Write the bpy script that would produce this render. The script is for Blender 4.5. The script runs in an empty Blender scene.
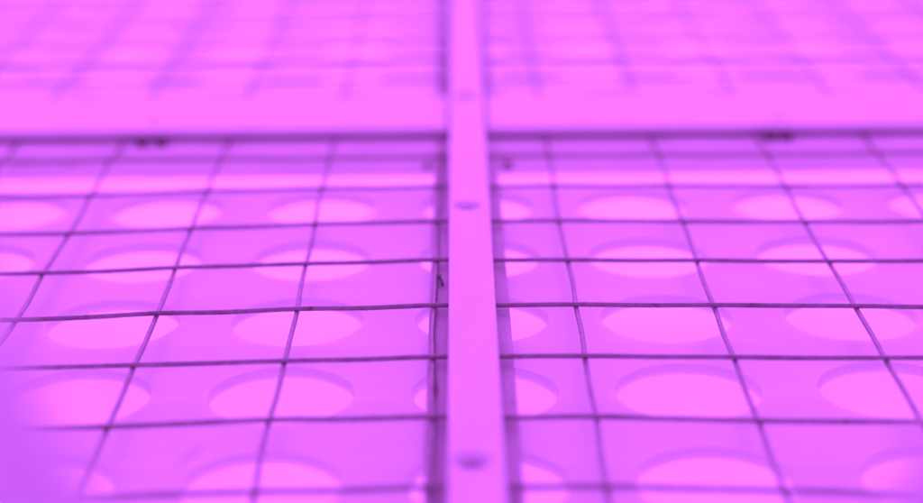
import bpy, bmesh, math, random
from mathutils import Matrix, Vector
random.seed(11)
scene = bpy.context.scene
col = scene.collection
MM = 0.001

# ------------------------------------------------------------------ materials
def nodes_of(name):
    m = bpy.data.materials.new(name); m.use_nodes = True
    nt = m.node_tree
    return m, nt, nt.nodes['Principled BSDF']

def mat_surface(name, base, rough=0.5, vary=0.05, scale=40.0, stain=None, stain_scale=25.0,
                stain_lo=0.62, stain_hi=0.75, bump=0.05, bump_scale=900.0, metallic=0.0,
                stretch=(1, 1, 1), spec=0.4, specks=None):
    m, nt, b = nodes_of(name)
    N, L = nt.nodes, nt.links
    tc = N.new('ShaderNodeTexCoord')
    mp = N.new('ShaderNodeMapping'); mp.inputs['Scale'].default_value = stretch
    L.new(tc.outputs['Object'], mp.inputs['Vector'])
    n1 = N.new('ShaderNodeTexNoise'); n1.inputs['Scale'].default_value = scale
    n1.inputs['Detail'].default_value = 6
    L.new(mp.outputs['Vector'], n1.inputs['Vector'])
    r = N.new('ShaderNodeMapRange')
    r.inputs['From Min'].default_value = 0.3; r.inputs['From Max'].default_value = 0.7
    r.inputs['To Min'].default_value = 1 - vary; r.inputs['To Max'].default_value = 1 + vary
    L.new(n1.outputs['Fac'], r.inputs['Value'])
    mul = N.new('ShaderNodeMix'); mul.data_type = 'RGBA'; mul.blend_type = 'MULTIPLY'
    mul.inputs['Factor'].default_value = 1
    mul.inputs['A'].default_value = (*base, 1)
    L.new(r.outputs['Result'], mul.inputs['B'])
    out = mul.outputs['Result']
    def layer(out, colr, sc, lo, hi, detail, amount):
        n2 = N.new('ShaderNodeTexNoise'); n2.inputs['Scale'].default_value = sc
        n2.inputs['Detail'].default_value = detail; n2.inputs['Roughness'].default_value = 0.65
        L.new(mp.outputs['Vector'], n2.inputs['Vector'])
        r2 = N.new('ShaderNodeMapRange')
        r2.inputs['From Min'].default_value = lo; r2.inputs['From Max'].default_value = hi
        r2.inputs['To Max'].default_value = amount
        L.new(n2.outputs['Fac'], r2.inputs['Value'])
        mx = N.new('ShaderNodeMix'); mx.data_type = 'RGBA'
        L.new(r2.outputs['Result'], mx.inputs['Factor'])
        L.new(out, mx.inputs['A']); mx.inputs['B'].default_value = (*colr, 1)
        return mx.outputs['Result']
    if stain: out = layer(out, stain, stain_scale, stain_lo, stain_hi, 5, 1.0)
    if specks: out = layer(out, specks, 620.0, 0.74, 0.78, 2, 0.7)
    L.new(out, b.inputs['Base Color'])
    b.inputs['Roughness'].default_value = rough
    b.inputs['Metallic'].default_value = metallic
    b.inputs['Specular IOR Level'].default_value = spec
    if bump:
        n3 = N.new('ShaderNodeTexNoise'); n3.inputs['Scale'].default_value = bump_scale
        n3.inputs['Detail'].default_value = 4
        L.new(mp.outputs['Vector'], n3.inputs['Vector'])
        bp = N.new('ShaderNodeBump'); bp.inputs['Strength'].default_value = bump
        bp.inputs['Distance'].default_value = 0.0006
        L.new(n3.outputs['Fac'], bp.inputs['Height'])
        L.new(bp.outputs['Normal'], b.inputs['Normal'])
    return m

M_strip = mat_surface('white_painted_strip', (.80, .80, .80), .55, .035, 60, stain=(.62, .61, .60),
                      stain_scale=90, stain_lo=.64, stain_hi=.8, bump=.12, bump_scale=700, stretch=(1, .35, 1), specks=(.6, .58, .55))
M_rail = mat_surface('grey_rail', (.50, .49, .485), .6, .14, 120, stain=(.27, .23, .22), stain_scale=70,
                     stain_lo=.58, stain_hi=.72, bump=.35, bump_scale=500, stretch=(1, .3, 1), specks=(.12, .1, .1))
M_front_lit = mat_surface('rail_front_lit', (.78, .77, .765), .6, .06, 120, stain=(.5, .46, .44), stain_scale=70,
                          stain_lo=.62, stain_hi=.8, bump=.3, bump_scale=500, stretch=(.3, 1, 1), specks=(.3, .28, .27))  # rail colour lightened to carry the light on its front face
M_midrail = mat_surface('light_grey_rail', (.74, .73, .725), .6, .1, 120, stain=(.45, .41, .40), stain_scale=70,
                        stain_lo=.6, stain_hi=.78, bump=.3, bump_scale=500, stretch=(.3, 1, 1), specks=(.3, .28, .27))
M_panel = mat_surface('white_panel_plastic', (.58, .58, .58), .38, .03, 18, stain=(.55, .545, .54), stain_scale=34,
                      stain_lo=.63, stain_hi=.8, bump=.03, bump_scale=500, specks=(.5, .49, .48))
pb = M_panel.node_tree.nodes['Principled BSDF']
pb.inputs['Subsurface Weight'].default_value = .9; pb.inputs['Subsurface Radius'].default_value = (1, 1, 1)
pb.inputs['Subsurface Scale'].default_value = .014
def smear(m, x, y, ang, sx, sy, amount, colr):
    """a rubbed dirt mark of its own shape at one place on a sheet"""
    nt = m.node_tree; N, L = nt.nodes, nt.links; b = N['Principled BSDF']
    tc = N.new('ShaderNodeTexCoord'); mp = N.new('ShaderNodeMapping'); mp.vector_type = 'TEXTURE'
    mp.inputs['Location'].default_value = (x, y, 0); mp.inputs['Rotation'].default_value = (0, 0, ang)
    mp.inputs['Scale'].default_value = (sx, sy, 1)
    L.new(tc.outputs['Object'], mp.inputs['Vector'])
    g = N.new('ShaderNodeTexGradient'); g.gradient_type = 'SPHERICAL'; L.new(mp.outputs['Vector'], g.inputs['Vector'])
    n = N.new('ShaderNodeTexNoise'); n.inputs['Scale'].default_value = 300; n.inputs['Detail'].default_value = 5
    L.new(tc.outputs['Object'], n.inputs['Vector'])
    mu = N.new('ShaderNodeMath'); mu.operation = 'MULTIPLY'; L.new(g.outputs['Fac'], mu.inputs[0]); L.new(n.outputs['Fac'], mu.inputs[1])
    m2 = N.new('ShaderNodeMath'); m2.operation = 'MULTIPLY'; m2.inputs[1].default_value = amount; m2.use_clamp = True
    L.new(mu.outputs[0], m2.inputs[0])
    mx = N.new('ShaderNodeMix'); mx.data_type = 'RGBA'; mx.inputs['B'].default_value = (*colr, 1)
    L.new(m2.outputs[0], mx.inputs['Factor'])
    src = b.inputs['Base Color'].links[0].from_socket
    L.new(src, mx.inputs['A']); L.new(mx.outputs['Result'], b.inputs['Base Color'])
M_panel_far_lit = M_panel.copy(); M_panel_far_lit.name = 'far_lit_panel_plastic'  # lighter copy for the far bay: stronger lamp light put into the colour
for nd in M_panel_far_lit.node_tree.nodes:
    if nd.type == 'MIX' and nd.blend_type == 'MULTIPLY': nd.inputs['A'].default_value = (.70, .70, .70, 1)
smear(M_panel, -.0745, .048, math.radians(72), .013, .0035, 1.5, (.42, .41, .40))
smear(M_panel, .118, .128, math.radians(40), .016, .004, .7, (.5, .49, .48))
smear(M_panel, -.085, .200, math.radians(-20), .014, .005, .6, (.5, .49, .48))
smear(M_rail, .0005, .077, math.radians(90), .012, .0018, 3.0, (.16, .12, .11))
M_table = mat_surface('white_table', (.90, .90, .90), .5, .07, 22, bump=.03)
M_wire = mat_surface('galvanised_wire', (.31, .285, .285), .36, .22, 260, stain=(.15, .11, .10), stain_scale=130,
                     stain_lo=.56, stain_hi=.7, bump=.4, bump_scale=1500, metallic=.25)
M_steel = mat_surface('dark_steel', (.12, .11, .11), .45, .2, 300, bump=.2, metallic=.4)
M_nail = mat_surface('grey_zinc_steel', (.30, .28, .28), .45, .2, 300, bump=.2, metallic=.2)
M_plate = mat_surface('pale_plastic_plate', (.92, .92, .92), .5, .03, 20, bump=.03)

# ------------------------------------------------------------------ helpers
def link(name, me, m, parent=None, smooth=False):
    me.materials.clear(); me.materials.append(m)
    for p in me.polygons: p.use_smooth = smooth
    o = bpy.data.objects.new(name, me); col.objects.link(o)
    if parent: o.parent = parent
    return o

def empty(name, loc=(0, 0, 0)):
    o = bpy.data.objects.new(name, None); col.objects.link(o); o.location = loc
    o.empty_display_size = .02
    return o

def tag(o, label, cat, group=None):
    o['label'] = label; o['category'] = cat
    if group: o['group'] = group

def to_mesh(bm, name):
    me = bpy.data.meshes.new(name); bm.normal_update(); bm.to_mesh(me); bm.free(); return me

def box_bm(pts_bottom, z0, z1, bev=0.0, seg=2):
    """prism over a quad footprint (list of 4 xy), bevelled"""
    bm = bmesh.new()
    lo = [bm.verts.new((x, y, z0)) for x, y in pts_bottom]
    hi = [bm.verts.new((x, y, z1)) for x, y in pts_bottom]
    bm.faces.new(lo[::-1]); bm.faces.new(hi)
    n = len(lo)
    for i in range(n): bm.faces.new((lo[i], lo[(i+1) % n], hi[(i+1) % n], hi[i]))
    bmesh.ops.recalc_face_normals(bm, faces=bm.faces)
    if bev: bmesh.ops.bevel(bm, geom=list(bm.edges), offset=bev, segments=seg, profile=.5, affect='EDGES')
    return bm

def lathe_bm(profile, loc, seg=40):
    bm = bmesh.new(); rings = []
    for r, z in profile:
        if r < 1e-7: rings.append([bm.verts.new((loc[0], loc[1], loc[2]+z))])
        else: rings.append([bm.verts.new((loc[0]+r*math.cos(2*math.pi*k/seg), loc[1]+r*math.sin(2*math.pi*k/seg), loc[2]+z)) for k in range(seg)])
    for a, b in zip(rings, rings[1:]):
        for k in range(seg):
            k2 = (k+1) % seg
            if len(a) == 1: bm.faces.new((a[0], b[k], b[k2]))
            elif len(b) == 1: bm.faces.new((a[k], b[0], a[k2]))
            else: bm.faces.new((a[k], b[k], b[k2], a[k2]))
    bmesh.ops.recalc_face_normals(bm, faces=bm.faces)
    return bm

def cut(me, cutters):
    """boolean-difference a list of closed bmeshes out of a mesh"""
    o = bpy.data.objects.new('tmp', me); col.objects.link(o)
    tmp = []
    for k, c in enumerate(cutters):
        co = bpy.data.objects.new('tmp_cut', to_mesh(c, 'tmp_cut')); col.objects.link(co); tmp.append(co)
        md = o.modifiers.new('b%d' % k, 'BOOLEAN'); md.operation = 'DIFFERENCE'; md.object = co; md.solver = 'EXACT'
    dg = bpy.context.evaluated_depsgraph_get(); dg.update()
    out = bpy.data.meshes.new_from_object(o.evaluated_get(dg))
    for t in tmp + [o]: bpy.data.objects.remove(t)
    return out

def catmull(P, n):
    out = []
    for i in range(len(P)-1):
        p0 = P[max(i-1, 0)]; p1 = P[i]; p2 = P[i+1]; p3 = P[min(i+2, len(P)-1)]
        for k in range(n):
            t = k/n
            out.append(.5*((2*p1)+(p2-p0)*t+(2*p0-5*p1+4*p2-p3)*t*t+(3*p1-p0-3*p2+p3)*t**3))
    out.append(P[-1]); return out

def tube_mesh(name, pts, r, seg=12):
    bm = bmesh.new(); rings = []
    for i, p in enumerate(pts):
        t = (pts[min(i+1, len(pts)-1)]-pts[max(i-1, 0)]).normalized()
        side = t.cross(Vector((0, 0, 1))).normalized(); up = side.cross(t)
        rr = r*(1+random.uniform(-.02, .02))
        rings.append([bm.verts.new(p+rr*(math.cos(2*math.pi*k/seg)*side+math.sin(2*math.pi*k/seg)*up)) for k in range(seg)])
    for a, b in zip(rings, rings[1:]):
        for k in range(seg): bm.faces.new((a[k], a[(k+1) % seg], b[(k+1) % seg], b[k]))
    bm.faces.new(rings[0]); bm.faces.new(rings[-1])
    bmesh.ops.recalc_face_normals(bm, faces=bm.faces)
    return to_mesh(bm, name)

def sm(t):
    t = max(0, min(1, t)); return t*t*(3-2*t)

# ------------------------------------------------------------------ setting: the white shelf below, seen through the holes
ZB = -.0155          # underside of the panels and rails
ZT = -.1400          # the lower shelf seen through the holes
t = link('shelf_surface', to_mesh(box_bm([(-1.2, -.9), (1.2, -.9), (1.2, 2.0), (-1.2, 2.0)], ZT-.02, ZT, .002), 'shelf_surface'), M_table)
t['kind'] = 'structure'

# ------------------------------------------------------------------ hole panels lying on the table
PT, PB = -.0112, ZB
PX, PY, HR = .0674, .0696, .0241
HX0, HY0 = .0168, .0256

def panel(name, x0, x1, y0, y1, label, seg=56, hx0=HX0, hy0=HY0, m=None):
    """sheet with a grid of real round holes (each hole has its own wall)"""
    bm = bmesh.new()
    def vt(x, y, z): return bm.verts.new((x, y, z))
    def clip(cx0, cx1, cy0, cy1, c):
        # one cell with one hole; the hole may be cut by the panel's edge
        X = lambda v: min(max(v, cx0), cx1); Y = lambda v: min(max(v, cy0), cy1)
        n = seg; O = []; I = []
        angs = [2*math.pi*(k+.5)/n for k in range(n)]
        cc = [math.atan2(dy, dx) for dx, dy in ((1, 1), (-1, 1), (-1, -1), (1, -1))]
        for a in angs:
            ca, sa = math.cos(a), math.sin(a)
            s = min((PX/2)/abs(ca) if abs(ca) > 1e-9 else 9, (PY/2)/abs(sa) if abs(sa) > 1e-9 else 9)
            O.append((X(c[0]+s*ca), Y(c[1]+s*sa))); I.append((X(c[0]+HR*ca), Y(c[1]+HR*sa)))
        bv = .0003
        rows = []
        for (o, i) in zip(O, I):
            dx, dy = c[0]-i[0], c[1]-i[1]; d = math.hypot(dx, dy) or 1
            ux, uy = dx/d, dy/d
            rows.append((vt(o[0], o[1], PT), vt(X(i[0]-ux*bv), Y(i[1]-uy*bv), PT), vt(i[0], i[1], PT-bv), vt(i[0], i[1], PB), vt(o[0], o[1], PB)))
        for k in range(n):
            a, b = rows[k], rows[(k+1) % n]
            out = all(abs(i_-p_) > 1e-7 for i_, p_ in ((X(c[0]+HR*math.cos(angs[k])), c[0]+HR*math.cos(angs[k])), (X(c[0]+HR*math.cos(angs[(k+1) % n])), c[0]+HR*math.cos(angs[(k+1) % n])))) \
                or all(abs(Y(c[1]+HR*math.sin(angs[m]))-(c[1]+HR*math.sin(angs[m]))) > 1e-7 for m in (k, (k+1) % n))
            for q in range(4):
                if out and q in (1, 2): continue        # the hole runs past the sheet's edge: no wall there
                bm.faces.new((a[q], a[q+1], b[q+1], b[q]))
        # corners of the cell, which the fan of rays skips
        for dx, dy in ((1, 1), (-1, 1), (-1, -1), (1, -1)):
            px, py = X(c[0]+dx*PX/2), Y(c[1]+dy*PY/2)
            ac = math.atan2(dy*PY, dx*PX) % (2*math.pi)
            k = int((ac/(2*math.pi))*n-.5) % n; k2 = (k+1) % n
            for q, z in ((0, PT), (4, PB)):
                a, b = rows[k][q], rows[k2][q]
                cv = vt(px, py, z)
                try: bm.faces.new((a, cv, b))
                except ValueError: pass
    ix0 = math.floor((x0-hx0)/PX+.5); ix1 = math.floor((x1-hx0)/PX+.5)
    iy0 = math.floor((y0-hy0)/PY+.5); iy1 = math.floor((y1-hy0)/PY+.5)
    for i in range(ix0, ix1+1):
        for j in range(iy0, iy1+1):
            c = (hx0+i*PX, hy0+j*PY)
            clip(max(x0, c[0]-PX/2), min(x1, c[0]+PX/2), max(y0, c[1]-PY/2), min(y1, c[1]+PY/2), c)
    # the outer edge of the sheet
    q = [(x0, y0), (x1, y0), (x1, y1), (x0, y1)]
    bmesh.ops.remove_doubles(bm, verts=bm.verts, dist=1e-6)
    bmesh.ops.dissolve_degenerate(bm, edges=bm.edges, dist=1e-7)
    bnd = [e for e in bm.edges if len(e.link_faces) == 1]
    tops = [e for e in bnd if all(v.co.z > PT-1e-5 for v in e.verts)]
    for e in tops:
        a, b = e.verts
        onx = any(abs(a.co.x-v) < 1e-6 and abs(b.co.x-v) < 1e-6 for v in (x0, x1))
        ony = any(abs(a.co.y-v) < 1e-6 and abs(b.co.y-v) < 1e-6 for v in (y0, y1))
        if onx or ony:
            c_, d_ = bm.verts.new((b.co.x, b.co.y, PB)), bm.verts.new((a.co.x, a.co.y, PB))
            bm.faces.new((a, b, c_, d_))
    bmesh.ops.remove_doubles(bm, verts=bm.verts, dist=1e-6)
    bmesh.ops.recalc_face_normals(bm, faces=bm.faces)
    o = link(name, to_mesh(bm, name), m or M_panel)
    tag(o, label, 'panel', 'white panels with round holes')
    return o

RX0, RX1 = -.0022, .0266            # long rail
RXM = (RX0+RX1)/2
CY0, CY1 = .3675, .4620             # cross rail
EX = .46
panel('hole_panel', -EX, RXM-.0002, -.40, .3335, 'white sheet with round holes in the near bay, left of the centre bar')
panel('hole_panel', RXM+.0002, EX, -.40, .3325, 'white sheet with round holes in the near bay, right of the centre bar')
panel('hole_panel', -EX, RXM-.0002, CY1+.012, 1.45, 'blurred white sheet with round holes beyond the cross bar, left of the centre bar', hy0=HY0+.047, m=M_panel_far_lit)
panel('hole_panel', RXM+.0002, EX, CY1+.012, 1.45, 'blurred white sheet with round holes beyond the cross bar, right of the centre bar', hy0=HY0+.047, m=M_panel_far_lit)

# ------------------------------------------------------------------ frame: rails, cover strips, screws
RT = -.00265
frame = empty('rack_frame', (.0122, .41, ZB))
tag(frame, 'white screwed frame of one long centre bar crossing a wide bar over the wire mesh', 'frame')
FL = Vector(frame.location)
def fpart(name, me, m, parent=frame, smooth=False):
    o = link(name, me, m, parent, smooth)
    if parent is frame: o.matrix_parent_inverse = Matrix.Translation(-FL)
    return o
def rail_mesh(name, pts, z0=PT+.0001):      # the long rails lie on the sheets
    return to_mesh(box_bm(pts, z0, RT, .0009, 3), name)
fpart('rail', rail_mesh('rail', [(RX0, -.40), (RX1, -.40), (RX1, CY0-.0002), (RX0, CY0-.0002)]), M_rail)
fpart('rail', rail_mesh('rail', [(RX0, CY1+.0002), (RX1, CY1+.0002), (RX1, 1.45), (RX0, 1.45)]), M_rail)
fpart('rail', rail_mesh('rail', [(-EX, CY0+.0042), (EX, CY0+.0042), (EX, CY1), (-EX, CY1)], ZB), M_midrail)
fpart('lit_front_face', to_mesh(box_bm([(-EX, CY0), (EX, CY0), (EX, CY0+.0040), (-EX, CY0+.0040)], ZB, RT-.0004, .0007, 3), 'lit_front_face'), M_front_lit)  # added facing; its paler colour paints the light on the rail's front

SB, ST = .00095, .0081
def screw_cutter(x, y, r=.0053):
    d = .0026
    return lathe_bm([(0, .001), (r+.0006, .001), (r+.0004, .0), (r, -.0004), (r*.70, -d), (r*.69, -(ST-SB)-.002), (0, -(ST-SB)-.002)], (x, y, ST))
def screw_head(x, y, parent, r=.0039):
    bm = lathe_bm([(0, -.0002), (r*.25, -.0002), (r*.3, -.0011), (r*.42, -.0011), (r*.5, 0), (r*.85, -.0002), (r, -.0008), (r, -.0052), (0, -.0052)], (x, y, ST-.0020), 24)
    return fpart('screw', to_mesh(bm, 'screw'), M_nail, parent, True)
# long strip: a little wider at its far end, as cut by hand
ls = to_mesh(box_bm([(.0052, -.40), (.0207, -.40), (.0222, 1.45), (.0040, 1.45)], SB, ST, .0007, 3), 'cover_strip')
lscrews = [(.0120, .2440), (.0118, .0005), (.0121, .4285), (.0120, -.245), (.0124, .68), (.0124, .925), (.0124, 1.17)]
ls = cut(ls, [screw_cutter(x, y, .0056) for x, y in lscrews])
strip = fpart('cover_strip', ls, M_strip)
for x, y in lscrews: screw_head(x, y, strip).matrix_parent_inverse = Matrix.Identity(4)
def cross_strip(x0, x1, screws, dy0, dy1):
    me = to_mesh(box_bm([(x0, .3845+dy0), (x1, .3845+dy1), (x1, .4475+dy1*.4), (x0, .4475+dy0)], -.0010, .0034, .0019, 5), 'cover_strip')
    cs = [lathe_bm([(0, .001), (.0036, .001), (.0034, 0), (.0030, -.0004), (.0014, -.0022), (0, -.0024)], (x, y, .0034)) for x, y in screws]
    return fpart('cover_strip', cut(me, cs), M_strip)
cl = cross_strip(-EX, .0043, [(-.1378, .403), (-.38, .403)], .001, .001)
cr = cross_strip(.0220, EX, [(.1626, .397), (.40, .397)], 0, -.0005)
# bolts through the gap between cover strip and cross rail, in pairs
for x, y, p in ((-.1402, .3800, cl), (-.1312, .3800, cl), (.1556, .3795, cr), (.1632, .3795, cr), (-.385, .3800, cl), (.395, .3795, cr)):
    bm = lathe_bm([(0, -.0009), (.0024, -.0009), (.0027, -.0005), (.0027, .0028), (.0020, .0032), (0, .0032)], (x, y, RT+.001), 20)
    fpart('bolt', to_mesh(bm, 'bolt'), M_steel, p, True)
# two nails driven into the face of the cross rail next to the long rail
for x, k in ((-.0058, .6), (.0318, .8)):
    bm = lathe_bm([(0, 0), (.0026*k, 0), (.0030*k, .0005), (.0030*k, .0014), (.0018*k, .0022), (0, .0022)], (0, 0, 0), 20)
    bmesh.ops.rotate(bm, verts=bm.verts, cent=(0, 0, 0), matrix=Matrix.Rotation(math.radians(90), 3, 'X'))
    bmesh.ops.translate(bm, verts=bm.verts, vec=(x, CY0+.0004, -.0108))
    fpart('nail', to_mesh(bm, 'nail'), M_nail, frame, True)
# torn wire tie left on the long rail
P = [Vector(p)*MM for p in ((-.2, 186, -1.7), (.6, 184, -.6), (1.4, 182, -.2), (1.0, 179.5, .3), (2.0, 178, -.8), (2.4, 175.5, -1.6))]
fpart('wire_tie', tube_mesh('wire_tie', catmull(P, 6), .00055, 8), M_steel, frame, True)

# ------------------------------------------------------------------ welded wire mesh
S = .05; WR = .00090
mesh_root = empty('wire_mesh', (0, .45, 0))
tag(mesh_root, 'welded square grid of thin dark galvanised wires clamped under the white bars', 'wire mesh')
MI, JA, JB = 9, -7, 28
def sag(x, y):
    a = sm(abs(x-.012)/.17)
    d = 0 if CY0-.01 < y < CY1+.01 else min(abs(y-CY0), abs(y-CY1))
    return -(.0027 if x < 0 else .0021)*a*sm(d/.13)
jx = {}; rnd = random.Random(5)
for i in range(-MI, MI+1):
    ph = rnd.uniform(0, 6.28)
    for j in range(JA, JB+1):
        jx[i, j] = (rnd.uniform(-.0004, .0004)+.0002*math.sin(j*.9+ph), rnd.uniform(-.0004, .0004), rnd.uniform(-.00035, .0002))
row_shift = {j: rnd.uniform(-.0006, .0006) for j in range(JA, JB+1)}
row_shift.update({0: 0, 1: 0, 2: 0, 3: 0, 4: 0, 5: -.001, 6: -.0015, 7: -.004, 8: -.004})
# cross wires dip on the left of the photo and near the front right by a millimetre or so
def node(i, j):
    a = jx[i, j]
    x, y = i*S+a[0], j*S+row_shift[j]+a[1]*.7
    if i <= -3 and 2 < j < 7: y -= .0030
    if i in (2, 3) and j in (0, 1): y -= .0025
    on = RX0-.01 < x < RX1+.01 or CY0-.01 < y < CY1+.01
    return Vector((x, y, sag(x, y)+(0 if on else a[2])))
off = Matrix.Translation(-Vector(mesh_root.location))
for j in range(JA, JB+1):
    P = []
    for i in range(-MI, MI+1):
        n = node(i, j); P.append(n)
        if i < MI:
            q = (n+node(i+1, j))/2; P.append(q+Vector((0, rnd.uniform(-.00035, .00035), -.0002+rnd.uniform(-.0002, .0002))))
    P = [P[0]+Vector((-.008, 0, 0))]+P+[P[-1]+Vector((.008, 0, 0))]
    o = link('cross_wire', tube_mesh('cross_wire', catmull(P, 4), WR), M_wire, mesh_root, True); o.matrix_parent_inverse = off
for i in range(-MI, MI+1):
    P = []
    for j in range(JA, JB+1):
        n = node(i, j)+Vector((0, 0, -.00150)); P.append(n)
        if j < JB:
            q = (n+node(i, j+1)+Vector((0, 0, -.0015)))/2
            P.append(q+Vector((rnd.uniform(-.00045, .00045), 0, -.00005+rnd.uniform(-.0001, .0001))))
    P = [P[0]+Vector((0, -.008, 0))]+P+[P[-1]+Vector((0, .008, 0))]
    o = link('long_wire', tube_mesh('long_wire', catmull(P, 5), WR), M_wire, mesh_root, True); o.matrix_parent_inverse = off

# ------------------------------------------------------------------ scooped plate standing on the mesh right in front of the lens
def plate():
    y = -.259; th = .0015
    pts = [(-.135, .001), (.160, .001), (.160, .168)]
    cx, cz, a, b = .0135, .175, .0672, .084
    a0 = math.asin((.168-cz)/b)
    K = 48
    for k in range(K+1):
        an = a0+(math.pi+2*(-a0))*-1*k/K if False else a0-(math.pi+2*a0)*k/K
        pts.append((cx+a*math.cos(an), cz+b*math.sin(an)))
    pts.append((-.135, .168))
    bm = bmesh.new()
    A = [bm.verts.new((p[0], y-th, p[1])) for p in pts]; B = [bm.verts.new((p[0], y+th, p[1])) for p in pts]
    bm.faces.new(A); bm.faces.new(B[::-1])
    n = len(pts)
    for k in range(n): bm.faces.new((A[k], B[k], B[(k+1) % n], A[(k+1) % n]))
    bmesh.ops.recalc_face_normals(bm, faces=bm.faces)
    o = link('end_plate', to_mesh(bm, 'end_plate'), M_plate)
    tag(o, 'out of focus pale plate with scooped edge, nearest the camera in the bottom corners', 'plate')
plate()

# ------------------------------------------------------------------ light: magenta grow lamps hanging beyond and above the rack
w = bpy.data.worlds.new('World'); scene.world = w; w.use_nodes = True
w.node_tree.nodes['Background'].inputs['Color'].default_value = (.66, .116, 1.0, 1)
w.node_tree.nodes['Background'].inputs['Strength'].default_value = 1.0
def lamp(x, y, z, sx, sy, power, tilt):
    l = bpy.data.lights.new('grow_lamp', 'AREA'); l.shape = 'RECTANGLE'; l.size = sx; l.size_y = sy
    l.energy = power; l.color = (.66, .120, 1.0)
    o = bpy.data.objects.new('grow_lamp', l); col.objects.link(o)
    o.location = (x, y, z); o.rotation_euler = (math.radians(tilt), 0, 0)
lamp(0, 1.6, .75, 3.0, 1.0, 33, -48)
lamp(0, -.15, 1.15, 2.4, 1.0, 5.5, 18)
# unseen strips added under the panels to brighten the shelf and hole walls
for k in range(-6, 6):
    x = HX0+(k+.5)*PX
    if RX0-.012 < x < RX1+.012: continue
    for y0, y1 in ((-.39, .325), (CY1+.02, 1.44)):
        l = bpy.data.lights.new('shelf_fill_light', 'AREA'); l.shape = 'RECTANGLE'; l.size = .010; l.size_y = y1-y0
        l.energy = (.31 if y0 < 0 else .25)*(y1-y0); l.color = (.66, .120, 1.0)
        o = bpy.data.objects.new('shelf_fill_light', l); col.objects.link(o); o.location = (x, (y0+y1)/2, PB-.0015)

# ------------------------------------------------------------------ camera
cam = bpy.data.cameras.new('camera'); co = bpy.data.objects.new('camera', cam); col.objects.link(co)
cam.sensor_fit = 'HORIZONTAL'; cam.sensor_width = 36; cam.lens = 1908.085/923*36
cam.clip_start = .01; cam.clip_end = 50
M = Matrix.Rotation(-.00100532, 4, 'Z') @ Matrix.Rotation(math.pi/2-.321731841, 4, 'X') @ Matrix.Rotation(-.00946466, 4, 'Z')
co.matrix_world = Matrix.Translation((.008874, -.48903, .2329)) @ M
cam.dof.use_dof = True; cam.dof.focus_distance = .672; cam.dof.aperture_fstop = 4.4
cam.dof.aperture_blades = 0
scene.camera = co

scene.render.engine = 'CYCLES'
scene.render.resolution_x = 1024; scene.render.resolution_y = 558
scene.view_settings.view_transform = 'Standard'; scene.view_settings.look = 'None'
scene.view_settings.exposure = 0; scene.view_settings.gamma = 1
